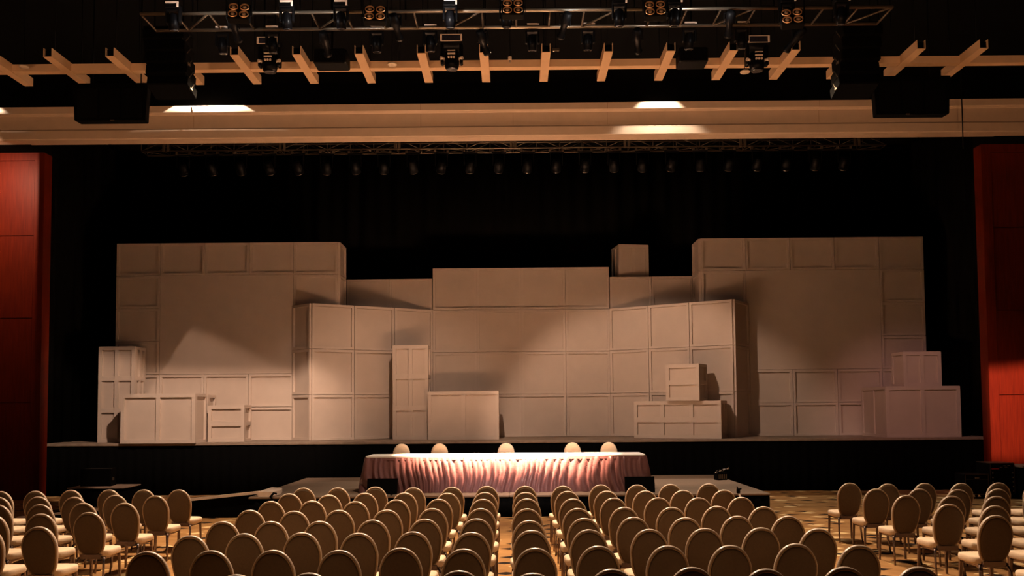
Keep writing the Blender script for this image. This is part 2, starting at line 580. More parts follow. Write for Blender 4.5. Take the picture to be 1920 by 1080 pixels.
t = wall_block('tall white panelled wall with blank centre, left end of the set', -11.26, -4.985, 24.0, 24.88, 6.955, 5, 6, (1, 4, 2, 5))
flat_panels(t, (6.275, 0, 0), PI / 2, 0.88, 6.955 - ZS, 1, 6)
t = wall_block('tall white panelled wall with blank centre, right end of the set', 5.34, 11.70, 24.3, 25.2, 7.02, 5, 6, (1, 4, 2, 5))
flat_panels(t, (0, 0.9, 0), -PI / 2, 0.9, 7.02 - ZS, 1, 6)
wall_block('white wall of sixteen square panels in the centre of the set', -2.43, 2.82, 25.3, 26.1, 6.385, 4, 4)
wall_block('low-topped white wall rising behind the left angled wall', -5.0, -2.45, 25.3, 26.3, 6.08, 2, 4)
wall_block('white wall behind the right angled wall, small box on top', 2.84, 5.32, 25.3, 26.5, 6.09, 2, 4)


def angled(label, A, B, C, poly, h, nx, nz, side_first):
    t = thing('scenic_wall', label, 'scenery wall', (A[0], A[1], ZS), 0, 'white panelled scenery walls')
    MB().prism([(p[0] - A[0], p[1] - A[1]) for p in poly], 0, h).build('wall_body', 'scenic_field', t)
    L = math.hypot(B[0] - A[0], B[1] - A[1])
    ang = math.atan2(B[1] - A[1], B[0] - A[0])
    flat_panels(t, (0, 0, 0), ang, L, h, nx, nz)
    c, d = C
    L = math.hypot(d[0] - c[0], d[1] - c[1])
    ang = math.atan2(d[1] - c[1], d[0] - c[0])
    flat_panels(t, (c[0] - A[0], c[1] - A[1], 0), ang, L, h, 1, nz)


A, B = (-5.6, 23.4), (-2.45, 25.27)
angled('white angled wall left of centre, turning in behind the tall tower crate', A, B, ((-6.24, 23.97), A),
       [A, B, (-4.93, 25.27), (-4.93, 23.97), (-6.24, 23.97)], 5.14 - ZS, 3, 3, True)
A, B = (2.84, 25.27), (5.98, 23.3)
angled('white angled wall right of centre with dark shaded end', A, B, (B, (6.64, 24.27)),
       [A, B, (6.64, 24.27), (5.29, 24.27), (5.29, 25.27)], 5.14 - ZS, 3, 3, False)


def crate(label, fl, w, d, h, ang, z, nx, nz, sx=1, sz=None, rail=0.095, proud=0.06):
    """fl = front-left corner; panels on front, left and right sides"""
    t = thing('panelled_crate', label, 'crate', (fl[0], fl[1], z), ang, 'white panelled crates on the stage')
    p = proud
    MB().box(p, w - p, p, d - p, 0, h).build('crate_body', 'scenic_field', t)
    sz = sz or nz
    mb = MB()
    frame(mb, w, h, rail, p, Matrix.Translation((0, p, 0)), nx, nz)
    mb.build('front_panel', 'scenic', t)
    mb = MB()
    frame(mb, d - 2 * p, h, rail * 0.8, p, Matrix.Translation((w - p, p, 0)) @ Matrix.Rotation(PI / 2, 4, 'Z'), sx, sz)
    mb.build('side_panel', 'scenic', t)
    mb = MB()
    frame(mb, d - 2 * p, h, rail * 0.8, p, Matrix.Translation((p, d - p, 0)) @ Matrix.Rotation(-PI / 2, 4, 'Z'), sx, sz)
    mb.build('side_panel', 'scenic', t)
    MB().box(p * 0.5, w - p * 0.5, p * 0.5, d - p * 0.5, h, h + 0.006).build('crate_lid', 'scenic_field', t)
    return t


crate('tall white tower crate at the left end of the stage, six sunk fields', (-11.36, 23.2), 0.99, 0.74, 2.61, 0, ZS, 2, 3, 2, 3)
crate('wide white crate with two tall fields in front of the left tower crate', (-10.30, 22.25), 1.95, 0.92, 1.29, 0, ZS, 2, 1, 1, 1)
crate('white crate tucked behind the wide left crate, against the tall left wall', (-10.2, 23.25), 1.82, 0.70, 1.27, 0, ZS, 2, 1, 1, 1)
crate('small white crate with two stacked fields right of the wide left crate', (-8.27, 22.95), 0.98, 0.70, 0.98, 0, ZS, 1, 2, 1, 2)
crate('tall white tower crate before the left angled wall, six sunk fields', (-3.41, 23.75), 0.99, 0.72, 2.62, 0, ZS, 2, 3, 1, 3)
crate('wide white crate with two tall fields beside the centre tower crate', (-2.40, 23.4), 1.95, 0.9, 1.32, 0, ZS, 2, 1, 1, 1)
ab = math.atan2(22.5 - 23.52, 5.42 - 3.26)
crate('long low white crate of six fields before the right angled wall', (3.26, 23.52), 2.38, 0.86, 1.0, ab, ZS, 3, 2, 2, 1)
crate('small white crate stacked on the long low six-field crate', (4.06, 23.02), 0.92, 0.80, 0.98, math.radians(-29), ZS + 1.007, 1, 2, 1, 2)
crate('wide white crate with two tall fields at the right end of the stage', (9.79, 22.6), 1.97, 1.62, 1.34, 0, ZS, 2, 1, 2, 1, proud=0.03)
crate('small white crate stacked on the wide crate at the right end', (10.44, 22.95), 1.02, 0.75, 0.93, 0, ZS + 1.347, 2, 1, 1, 1, proud=0.025)
crate('small white box perched high on the wall behind the right angled wall', (3.14, 25.42), 0.93, 0.85, 0.98, math.radians(9), 6.09 + 0.025, 2, 1, 2, 1, proud=0.025)

# ------------------------------------------------------------------ platform with head table
pt = thing('platform', 'low grey carpeted platform with black skirt in front of the stage', 'platform', (0, 17.45, 0))
X0, X1, D = -5.45, 5.17, 4.83
for i in range(4):
    for k in range(4):
        w, d = (X1 - X0) / 4, D / 4
        MB().bbox(X0 + i * w + 0.003, X0 + (i + 1) * w - 0.003, k * d + 0.003, (k + 1) * d - 0.003, 0.40, 0.437, 0.006).build('deck_panel', 'deck', pt)
sk = drape(X0 + 0.01, 17.48, X1 - 0.01, 17.48, 0.0, 0.40, 0.012, 0.2).build('platform_skirt', 'drape')
sk.data.transform(Matrix.Translation((0, -17.45, 0)))
sk.parent = pt
for x in (X0 + 0.02, X1 - 0.04):
    MB().box(x, x + 0.02, 0.06, D - 0.05, 0, 0.40).build('platform_skirt', 'drape', pt)
MB().box(X0 + 0.05, X1 - 0.06, 0.1, D - 0.05, 0.0, 0.40).build('platform_frame', 'black', pt)

# ramp running down to the left from the platform
rp = thing('ramp', 'access ramp with pale edge and black skirt left of the platform', 'ramp', (-5.5, 17.6, 0))
rx = [(-4.70, 0.0), (0.0, 0.49)]
mb = MB()
mb.add([(-4.7, 0.06, 0.0), (0.02, 0.06, 0.0), (0.02, 1.1, 0.0), (-4.7, 1.1, 0.0), (-4.7, 0.06, 0.02), (0.02, 0.06, 0.46), (0.02, 1.1, 0.46), (-4.7, 1.1, 0.02)],
       [(0, 3, 2, 1), (4, 5, 6, 7), (0, 1, 5, 4), (1, 2, 6, 5), (2, 3, 7, 6), (3, 0, 4, 7)])
mb.build('ramp_deck', 'drape', rp)
mb = MB()
mb.add([(-4.75, 0.0, 0.01), (0.22, 0.0, 0.49), (0.22, 0.09, 0.49), (-4.75, 0.09, 0.01), (-4.75, 0.0, 0.055), (0.22, 0.0, 0.545), (0.22, 0.09, 0.545), (-4.75, 0.09, 0.055)],
       [(0, 3, 2, 1), (4, 5, 6, 7), (0, 1, 5, 4), (1, 2, 6, 5), (2, 3, 7, 6), (3, 0, 4, 7)])
mb.build('ramp_edge', 'ramp', rp)
mb = MB()
mb.prism([(0.22, -0.10), (0.52, -0.12), (0.60, 0.25), (0.50, 0.75), (0.22, 0.95)], 0.45, 0.54)
mb.build('landing_plate', 'ramp', rp)
MB().box(0.24, 0.52, -0.12, -0.09, 0.44, 0.545).build('landing_front', 'ramp', rp)
mb = MB().tube([(0.50, -0.17, 0.43), (0.57, -0.15, 0.52), (0.62, -0.12, 0.50)], 0.022)
mb.tube([(0.52, -0.18, 0.36), (0.54, -0.17, 0.46)], 0.018)
mb.build('clamp', 'gear', rp)

# head table: cloth top and pleated mauve skirt
ht = thing('head_table', 'long head table with white cloth top and pleated mauve skirt', 'table', (-0.22, 18.25, 0.437))
hw, td, th = 2.99, 0.96, 0.765


def rrect(w, d, r, n=6):
    pts = []
    for cx, cy, a0 in ((w - r, d - r, 0), (-w + r, d - r, PI / 2), (-w + r, r, PI), (w - r, r, 3 * PI / 2)):
        for i in range(n + 1):
            a = a0 + PI / 2 * i / n
            pts.append((cx + r * math.cos(a), cy + r * math.sin(a)))
    return pts


o = rrect(hw, td, 0.06)
mb = MB()
mb.loft([[(x, y, th - 0.05) for x, y in o], [(x, y, th - 0.006) for x, y in o], [(x * 0.997, y * 0.99 + 0.005, th) for x, y in o]], None, False)
mb.build('cloth_top', 'cloth', ht)
# skirt path: dense resampling of the outline
o = rrect(hw + 0.012, td + 0.012, 0.07, 5)
path = []
m = len(o)
for i in range(m):
    a, b = Vector(o[i]), Vector(o[(i + 1) % m])
    L = (b - a).length
    n = max(1, int(L / 0.018))
    for k in range(n):
        path.append(a.lerp(b, k / n))
m = len(path)
rnd = random.Random(3)
s = 0.0
off = []
ph, pw = 0.0, 0.11
lean = []
for i in range(m):
    s = (path[i] - path[i - 1]).length if i else 0
    ph += s / pw
    if ph >= 1:
        ph -= 1
        pw = rnd.choice((0.07, 0.10, 0.13, 0.20))
        cur = rnd.uniform(0.35, 1.2)
    elif i == 0:
        cur = 1.0
    off.append((0.5 - 0.5 * math.cos(2 * PI * ph)) * cur)
for _ in range(2):
    off = [(off[i - 1] + 2 * off[i] + off[(i + 1) % m]) / 4 for i in range(m)]
waves = [(rnd.uniform(2, 14), rnd.uniform(0, 6.28), rnd.uniform(0.2, 1)) for _ in range(8)]
rings = []
K = 12
for k in range(K + 1):
    u = k / K
    z = (th - 0.035) * (1 - u) + 0.004 * u
    r = []
    for i in range(m):
        # the folds drift sideways on the way down
        sh = int(round(3.5 * math.sin(i * 0.021 + 2.2 * u) * u * 2))
        t = (path[(i + 1) % m] - path[i - 1]).normalized()
        nrm = Vector((t.y, -t.x))
        amp = 0.03 + 0.16 * u ** 0.6
        wv = sum(a * math.sin(f * i * 0.02 + p + 3 * u * math.sin(f)) for f, p, a in waves) * 0.010 * u
        dd = (off[(i + sh) % m] * amp + wv + 0.12 * u ** 1.3) * (1.0 if path[i].y < td * 0.8 else 0.35)
        # corners swing out a little further
        cf = max(0, abs(path[i].x) - (hw - 0.25)) / 0.25
        dd = dd * (1 - 0.45 * cf) + 0.02 * cf * u
        q = path[i] + nrm * dd
        r.append((q.x, q.y, z))
    rings.append(r)
mb = MB().loft(rings, None, True, False, False)
mb.build('skirt', 'satin', ht)
mb = MB()
band = [[(x, y, z) for x, y in [(p.x + 0, p.y) for p in path]] for z in (th - 0.085, th - 0.03)]
bo = []
for z, e in ((th - 0.085, 0.022), (th - 0.03, 0.012)):
    r = []
    for i in range(m):
        t = (path[(i + 1) % m] - path[i - 1]).normalized()
        r.append((path[i].x + t.y * e, path[i].y - t.x * e, z))
    bo.append(r)
MB().loft(bo, None, True, False, False).build('skirt_band', 'satin', ht)


# confidence monitors on the platform edge
def monitor(x0, x1, label):
    w = x1 - x0
    t = thing('floor_monitor', label, 'monitor', ((x0 + x1) / 2, 17.66, 0.437), 0, 'monitors before the head table')
    mx = Matrix.Translation((0, 0, 0.02)) @ Matrix.Rotation(math.radians(-12), 4, 'X')
    MB().bbox(-w / 2, w / 2, -0.03, 0.03, 0.0, 0.315, 0.008, mx).build('screen_housing', 'gear', t)
    mb = MB()
    for a in ((-w / 2 - 0.006, w / 2 + 0.006, 0.303, 0.32), (-w / 2 - 0.006, -w / 2 + 0.006, 0, 0.32), (w / 2 - 0.006, w / 2 + 0.006, 0, 0.32)):
        mb.box(a[0], a[1], -0.035, 0.036, a[2], a[3], mx)
    mb.build('bezel', 'gear_gloss', t)
    MB().box(-w / 2 + 0.02, w / 2 - 0.02, 0.03, 0.034, 0.02, 0.30, mx).build('display', 'screen', t)
    mb = MB()
    for s in (-1, 1):
        mb.prism([(-0.10, 0.0), (0.12, 0.0), (0.12, 0.02), (-0.10, 0.02)], 0, 0.03, Matrix.Translation((s * w * 0.35 - 0.01, 0, 0)) @ Matrix.Rotation(PI / 2, 4, 'Z'))
    mb.build('stand', 'gear', t)


monitor(-3.06, -2.45, 'black screen monitor leaning at the platform edge, left end of the head table')
monitor(2.25, 2.85, 'black screen monitor leaning at the platform edge, right end of the head table')

# bundle of spare gooseneck microphones on a slotted case
t = thing('microphone_case', 'black slotted case with silvery microphone stems on the platform corner', 'microphone case', (4.95, 20.75, 0.437), 0.35)
MB().bbox(-0.14, 0.14, -0.09, 0.09, 0.0, 0.17, 0.01).build('case_body', 'gear', t)
for i in range(5):
    MB().box(-0.115 + i * 0.05, -0.095 + i * 0.05, -0.098, -0.088, 0.03, 0.14).build('case_slot', 'alu', t)
rnd = random.Random(5)
for i in range(8):
    a = -0.24 + i * 0.055
    p0 = Vector((a * 0.4 + 0.05, 0.06, 0.19 + 0.02 * (i % 3)))
    p1 = Vector((a, -0.16 + 0.04 * (i % 2), 0.20 + 0.012 * i))
    mb = MB().tube([p0, (p0 + p1) / 2 + Vector((0, 0, 0.03)), p1], 0.008)
    st_ = mb.build('microphone_stem', 'chrome', t)
    MB().lathe([(0.002, -0.02), (0.016, -0.012), (0.02, 0), (0.016, 0.012), (0.002, 0.02)], 10, Matrix.Translation(p1)).build('microphone_tip', 'chrome', st_)
MB().box(-0.02, 0.02, -0.02, 0.07, 0.16, 0.23).build('clip', 'gear', t)

t = thing('handrail_bracket', 'small black clamp on a pale strut at the front right platform edge', 'bracket', (4.50, 17.38, 0.0))
MB().tube([(0.12, -0.06, 0.0), (0.07, -0.03, 0.28), (0.0, 0, 0.46)], 0.022).build('strut', 'ramp', t)
mb = MB().bbox(-0.035, 0.03, -0.03, 0.03, 0.45, 0.55, 0.01)
mb.tube([(0, 0, 0.53), (0.06, 0, 0.545)], 0.016)
mb.tube([(-0.01, 0, 0.54), (-0.03, 0, 0.59)], 0.012)
mb.build('clamp', 'gear', t)

# ------------------------------------------------------------------ banquet chairs
BZ0, BZ1 = 0.405, 0.960


def back_outline(sc, n=40):
    """oval back seen from behind, (across, along); narrower below"""
    pts = []
    hh = (BZ1 - BZ0) / 2
    for i in range(n):
        a = 2 * PI * i / n
        c, s_ = math.cos(a), math.sin(a)
        e = 2.15 if s_ > 0 else 3.4
        rr = 1 / (abs(c) ** e + abs(s_) ** e) ** (1 / e)
        u, v = c * rr, s_ * rr
        wmax = 0.204 * (1 - 0.20 * max(0, (0.25 - v) / 1.25) ** 1.1)
        pts.append((u * wmax * sc - 0, v * (hh - 0.204 * (1 - sc)) + hh))
    return pts


TILT = math.radians(11.5)


def back_pt(u, v, d):
    """d = offset towards the front of the chair"""
    y = -0.185 - math.sin(TILT) * v + math.cos(TILT) * d - 0.02 * math.cos(u / 0.21 * PI / 2) * -1
    z = BZ0 + math.cos(TILT) * v * 1.02 + math.sin(TILT) * d
    return (u, y, z)


def back_ring(sc, d):
    return [back_pt(u, v, d) for u, v in back_outline(sc)]


def superell(w0, w1, d0, d1, sc, z, n=32, e=4.5):
    pts = []
    cy, hd = (d0 + d1) / 2, (d1 - d0) / 2
    for i in range(n):
        a = 2 * PI * i / n
        c, s_ = math.cos(a), math.sin(a)
        rr = 1 / (abs(c) ** e + abs(s_) ** e) ** (1 / e)
        u, v = c * rr, s_ * rr
        w = w0 + (w1 - w0) * (v * 0.5 + 0.5)
        pts.append((u * w * sc, cy + v * (hd - w0 * (1 - sc)), z))
    return pts


def make_chair():
    t = thing('banquet_chair', 'chair', 'chair')
    # cushioned front of the back, edge bound in bronze vinyl
    rings = [back_ring(0.90, -0.004), back_ring(0.942, -0.004), back_ring(0.950, -0.012), back_ring(0.968, -0.014), back_ring(0.992, -0.004), back_ring(1.0, 0.012), back_ring(0.985, 0.024), back_ring(0.955, 0.028)]
    MB().loft(rings).build('back_rim', 'rim', t)
    rings = [back_ring(0.95, 0.02), back_ring(0.955, 0.034), back_ring(0.92, 0.046), back_ring(0.7, 0.056), back_ring(0.3, 0.06)]
    MB().loft(rings).build('backrest', 'fabric', t)
    rings = [back_ring(0.885, -0.002), back_ring(0.885, -0.016), back_ring(0.865, -0.026), back_ring(0.80, -0.033), back_ring(0.5, -0.037), back_ring(0.2, -0.038)]
    MB().loft([list(reversed(r)) for r in rings]).build('back_panel', 'back', t)
    MB().tube(back_ring(0.918, -0.012), 0.0075, 6, closed=True).build('piping', 'piping', t)
    # seat
    W0, W1, D0, D1 = 0.195, 0.222, -0.185, 0.245
    rings = [superell(W0, W1, D0, D1, sc, z) for sc, z in ((0.86, 0.392), (0.95, 0.395), (0.99, 0.412), (1.0, 0.44), (0.985, 0.462), (0.94, 0.474), (0.75, 0.481), (0.3, 0.484))]
    MB().loft(rings).build('seat', 'fabric', t)
    mb = MB()
    mb.box(-0.165, 0.165, -0.17, 0.20, 0.365, 0.395)
    mb.box(-0.13, 0.13, -0.215, -0.155, 0.375, 0.43)
    mb.build('seat_frame', 'legs', t)
    for s_ in (-1, 1):
        MB().tube([(s_ * 0.175, 0.185, 0.395), (s_ * 0.182, 0.19, 0.2), (s_ * 0.187, 0.195, 0.002)], [0.0145, 0.0135, 0.0115], square=True).build('leg', 'legs', t)
    for s_ in (-1, 1):
        MB().tube([(s_ * 0.148, -0.150, 0.39), (s_ * 0.160, -0.198, 0.375), (s_ * 0.168, -0.215, 0.33), (s_ * 0.176, -0.236, 0.18), (s_ * 0.185, -0.275, 0.003)],
                  [0.014, 0.0155, 0.0155, 0.014, 0.0125], 10).build('leg', 'legs', t)
    return t


CENTER = [
  [(-3.40,13.69),(-2.85,13.68),(-2.27,13.78),(-1.63,13.60),(-1.02,13.65),(-0.47,13.76),(0.15,13.74),(0.75,13.69),(1.37,13.85),(1.95,13.80),(2.50,13.86),(3.13,13.91)],
  [(-3.38,12.77),(-2.75,12.55),(-2.26,12.78),(-1.66,12.78),(-1.02,12.69),(-0.47,12.75),(0.14,12.71),(0.77,12.83),(1.36,12.82),(1.94,12.81),(2.50,12.84),(3.12,12.84)],
  [(-3.36,11.74),(-2.80,11.76),(-2.18,11.63),(-1.65,11.80),(-1.07,11.85),(-0.46,11.80),(0.15,11.82),(0.78,11.77),(1.35,11.83),(1.96,11.83),(2.51,11.79),(3.10,11.80)],
  [(-3.34,10.72),(-2.75,10.58),(-2.21,10.65),(-1.61,10.64),(-1.05,10.75),(-0.44,10.71),(0.14,10.65),(0.77,10.65),(1.35,10.73),(1.94,10.69),(2.52,10.78),(3.08,10.68)],
  [(-3.31,9.64),(-2.76,9.62),(-2.20,9.61),(-1.62,9.68),(-1.04,9.72),(-0.45,9.73),(0.14,9.54),(0.77,9.70),(1.34,9.76),(1.91,9.69),(2.52,9.79),(3.09,9.75)],
  [(-3.26,8.57),(-2.76,8.69),(-2.19,8.73),(-1.60,8.67),(-1.05,8.73),(-0.45,8.66),(0.16,8.77),(0.75,8.79),(1.36,8.79),(1.94,8.82),(2.52,8.84),(3.07,8.74)],
  [(-3.28,7.62),(-2.73,7.65),(-2.17,7.65),(-1.58,7.62),(-1.04,7.72),(-0.47,7.64),(0.17,7.66),(0.74,7.75),(1.36,7.74),(1.92,7.73),(2.54,7.80),(3.06,7.69)],
  [(-2.13,6.52),(-1.59,6.57),(-0.45,6.62),(0.12,6.50),(0.74,6.64),(1.36,6.69),(1.92,6.60),(2.54,6.66),(3.10,6.64)],
]
LEFT = [   # from the aisle outwards
  [(-5.34,13.55),(-5.91,13.59),(-6.48,13.63),(-7.08,13.61),(-7.59,13.50),(-8.12,13.47)],
  [(-5.32,12.62),(-5.97,12.75),(-6.46,12.51),(-7.04,12.59),(-7.60,12.55)],
  [(-5.33,11.65),(-5.92,11.69),(-6.42,11.54),(-6.98,11.52)],
  [(-5.30,10.61),(-5.83,10.49),(-6.38,10.42)],
  [(-5.19,9.31),(-5.76,9.28)],
  [(-5.19,8.21)],
]
RIGHT = [
  [(5.39,13.85),(5.91,13.65),(6.53,13.72),(7.09,13.67),(7.71,13.71),(8.34,13.76)],
  [(5.40,12.85),(6.02,12.82),(6.52,12.66),(7.13,12.71),(7.72,12.72)],
  [(5.40,11.89),(5.97,11.77),(6.54,11.69),(7.17,11.74)],
  [(5.44,10.80),(5.92,10.61),(6.57,10.66)],
  [(5.40,9.68),(6.04,9.77)],
  [(5.42,8.56)],
]
chair0 = make_chair()
used = [False]
rnd = random.Random(11)


def place_chair(x, ytop, z, rz, label, group):
    o = copy_tree(chair0) if used[0] else chair0
    used[0] = True
    dy = 0.292 * (1 if abs(rz) < 1 else -1)
    o.location = (x, ytop + dy, z)
    o.rotation_euler = (0, 0, rz)
    tag(o, label, 'chair', group)
    return o


ROWN = ['front row', 'second row', 'third row', 'fourth row', 'fifth row', 'sixth row', 'seventh row', 'eighth row']
for r, row in enumerate(CENTER):
    for i, (x, y) in enumerate(row):
        place_chair(x, y, 0, rnd.uniform(-0.02, 0.02),
                    'oval-backed beige chair, centre block %s from the platform, %s from the left' % (ROWN[r], ORD[i + 1]), 'banquet chairs in the centre block')
for r, row in enumerate(LEFT):
    for i, (x, y) in enumerate(row):
        place_chair(x, y, 0, rnd.uniform(-0.03, 0.01),
                    'oval-backed beige chair, left block %s from the stage, %s from the aisle' % (ROWN[r], ORD[i + 1]), 'banquet chairs in the left block')
for r, row in enumerate(RIGHT):
    for i, (x, y) in enumerate(row):
        place_chair(x, y, 0, rnd.uniform(-0.01, 0.03),
                    'oval-backed beige chair, right block %s from the stage, %s from the aisle' % (ROWN[r], ORD[i + 1]), 'banquet chairs in the right block')
for i, x in enumerate((-2.66, -1.76, -0.23, 1.31, 2.16)):
    place_chair(x, 19.97, 0.439, PI + rnd.uniform(-0.05, 0.05),
                ['leftmost beige chair behind the head table, facing the hall', 'second beige chair from the left behind the head table',
                 'middle beige chair behind the head table, brightest lit', 'second beige chair from the right behind the head table',
                 'rightmost beige chair behind the head table, facing the hall'][i], 'chairs behind the head table')

# ------------------------------------------------------------------ ceiling beams


def beam(x, label, y0=15.62, y1=17.06):
    t = thing('ceiling_beam', label, 'beam', (x, y0, 8.83), 0, 'short beams in the ceiling grid')
    t['kind'] = 'thing'
    w = 0.082
    L = y1 - y0
    mb = MB()
    mb.box(-w, w, 0, L, 0, 0.012)
    mb.box(-w, -w + 0.012, 0, L, 0.012, 0.17)
    mb.box(w - 0.012, w, 0, L, 0.012, 0.17)
    mb.box(-w, w, L - 0.012, L, 0, 0.17)
    mb.build('beam_channel', 'beam', t)
    MB().box(-w + 0.012, w - 0.012, 0.05, L - 0.02, 0.012, 0.15).build('channel_shade_fill', 'black', t)  # black filler standing in for the shade inside the open channel
    for y in (0.25, L - 0.2):
        MB().tube([(0, y, 0.14), (0, y, 1.77)], 0.008).build('hanger_rod', 'gear', t)


for k in range(18):
    x = -11.02 + 1.1647 * k
    if abs(x) > 10.2:
        continue
    beam(x, 'short tan ceiling beam over the hall, %s from the left' % ORD[k])
lb = thing('ceiling_beam', 'long tan ceiling beam running across behind the short beams', 'beam', (0, 16.31, 8.842))
lb['kind'] = 'thing'
sx = [-12.5] + [v for k in range(18) if abs(-11.02 + 1.1647 * k) <= 10.2 for v in (-11.02 + 1.1647 * k - 0.083, -11.02 + 1.1647 * k + 0.083)] + [12.5]
for k in range(0, len(sx), 2):
    MB().box(sx[k], sx[k + 1], 0, 0.165, 0, 0.14).build('beam_segment', 'beam', lb)
# hanger rods carry the cross beam
for x in (-11.6, -6.8, -2.2, 2.4, 7.0, 11.6):
    MB().tube([(x, 0.08, 0.13), (x, 0.08, 1.758)], 0.008).build('hanger_rod', 'gear', lb)

for i, (x, y, z, w) in enumerate(((-9.35, 16.0, 8.80, 'left'), (-2.3, 16.0, 8.78, 'middle'), (4.43, 16.0, 8.57, 'right'))):
    t = thing('ceiling_disc', 'small round pale disc under the ceiling grid, %s of three' % w, 'ceiling disc', (x, y, z), 0, 'round discs at the ceiling grid')
    MB().lathe([(0.02, -0.012), (0.085, -0.01), (0.092, 0.0), (0.085, 0.02), (0.03, 0.03)], 20).build('disc_cover', 'trimwhite', t)
    MB().tube([(0, 0, 0.03), (0, 0, 10.6 - z)], 0.006).build('drop_rod', 'black', t)

t = thing('ceiling_sensor', 'tiny pale sensor head hanging at the long ceiling beam near centre', 'sensor', (-0.05, 16.2, 8.93))
MB().bbox(-0.035, 0.035, -0.03, 0.03, 0.0, 0.07, 0.01).build('sensor_body', 'trimwhite', t)
MB().tube([(0, 0, -0.05), (0, 0, 0.01)], 0.015).build('sensor_lens', 'chrome', t)
MB().tube([(0, 0, 0.06), (0, 0, 1.67)], 0.006).build('drop_rod', 'black', t)
t = thing('emergency_light', 'small grey emergency light beside a short beam near centre', 'emergency light', (0.80, 15.5, 8.80))
MB().bbox(-0.07, 0.07, -0.02, 0.02, 0.0, 0.06, 0.008).build('lamp_box', 'alu_dark', t)
MB().lathe([(0.012, 0), (0.02, 0.02), (0.012, 0.03)], 10, Matrix.Translation((-0.04, -0.02, -0.02))).build('lamp_head', 'chrome', t)
MB().tube([(0, 0, 0.05), (0, 0, 1.80)], 0.006).build('drop_rod', 'black', t)


# ------------------------------------------------------------------ moving spotlights over the beams
def moving_spot(x, y, z, label):
    t = thing('moving_spotlight', label, 'stage light', (x, y, z), 0, 'large moving spotlights at the beams')
    mb = MB()
    mb.bbox(-0.19, 0.19, -0.14, 0.14, 0.22, 0.36, 0.015)
    mb.build('base', 'gear', t)
    mb = MB()
    for s in (-1, 1):
        mb.bbox(s * 0.185 - 0.018, s * 0.185 + 0.018, -0.155, -0.14, 0.225, 0.355, 0.006)
    mb.box(-0.19, 0.19, -0.15, -0.14, 0.225, 0.235)
    mb.box(-0.19, 0.19, -0.15, -0.14, 0.345, 0.355)
    mb.build('base_trim', 'ramp', t)
    MB().box(-0.165, 0.165, -0.146, -0.139, 0.24, 0.34).build('display', 'screen', t)
    for s in (-1, 1):
        MB().bbox(s * 0.175 - 0.03, s * 0.175 + 0.03, -0.07, 0.07, -0.16, 0.22, 0.015).build('yoke_arm', 'gear', t)
    mb = MB().lathe([(0.06, -0.24), (0.12, -0.23), (0.14, -0.15), (0.135, 0.05), (0.10, 0.10), (0.03, 0.11)], 20)
    mb.build('head', 'gear_gloss', t)
    mb = MB()
    mb.box(-0.07, 0.07, -0.155, -0.13, -0.02, 0.005)
    mb.box(-0.07, 0.07, -0.155, -0.13, 0.05, 0.06)
    for i in range(3):
        mb.bbox(-0.065 + i * 0.048, -0.03 + i * 0.048, -0.16, -0.13, -0.09, -0.05, 0.006)
    mb.build('head_badge', 'ramp', t)
    mb = MB()
    for s in (-1, 1):
        mb.tube([(s * 0.14, -0.03, -0.06), (s * 0.20, -0.08, -0.06)], 0.032, 12)
    mb.build('tilt_lock', 'ramp', t)
    MB().lathe([(0.09, -0.245), (0.105, -0.25), (0.09, -0.255), (0.02, -0.25)], 20).build('front_lens', 'glass', t)
    mb = MB()
    for s in (-1, 1):
        mb.tube([(s * 0.1, 0, 0.34), (s * 0.1, 0, 10.6 - z)], 0.012)
    mb.build('hanging_pipe', 'black', t)


moving_spot(-4.48, 15.45, 8.68, 'large black moving spotlight in front of the beams, leftmost of three')
moving_spot(-1.12, 15.45, 8.70, 'large black moving spotlight in front of the beams, middle with bright display frame')
moving_spot(4.50, 15.45, 8.62, 'large black moving spotlight in front of the beams, rightmost of three')

for x0, x1, z0, lab in ((-3.74, -3.12, 8.70, 'black projector box hung before the long beam, left of centre'),
                        (3.13, 3.67, 8.665, 'black projector box hung before the long beam, right of centre')):
    w = x1 - x0
    t = thing('projector_box', lab, 'projector', ((x0 + x1) / 2, 15.9, z0), 0, 'projector boxes at the beams')
    MB().bbox(-w / 2, w / 2, -0.2, 0.2, 0, 0.28, 0.02).build('housing', 'gear', t)
    MB().lathe([(0.05, 0), (0.07, 0.03), (0.06, 0.06), (0.01, 0.05)], 14, Matrix.Translation((0.08, 0.2, 0.13)) @ Matrix.Rotation(-PI / 2, 4, 'X')).build('lens', 'glass', t)
    MB().tube([(0, 0, 0.27), (0, 0, 10.6 - z0)], 0.02).build('mount_pipe', 'black', t)


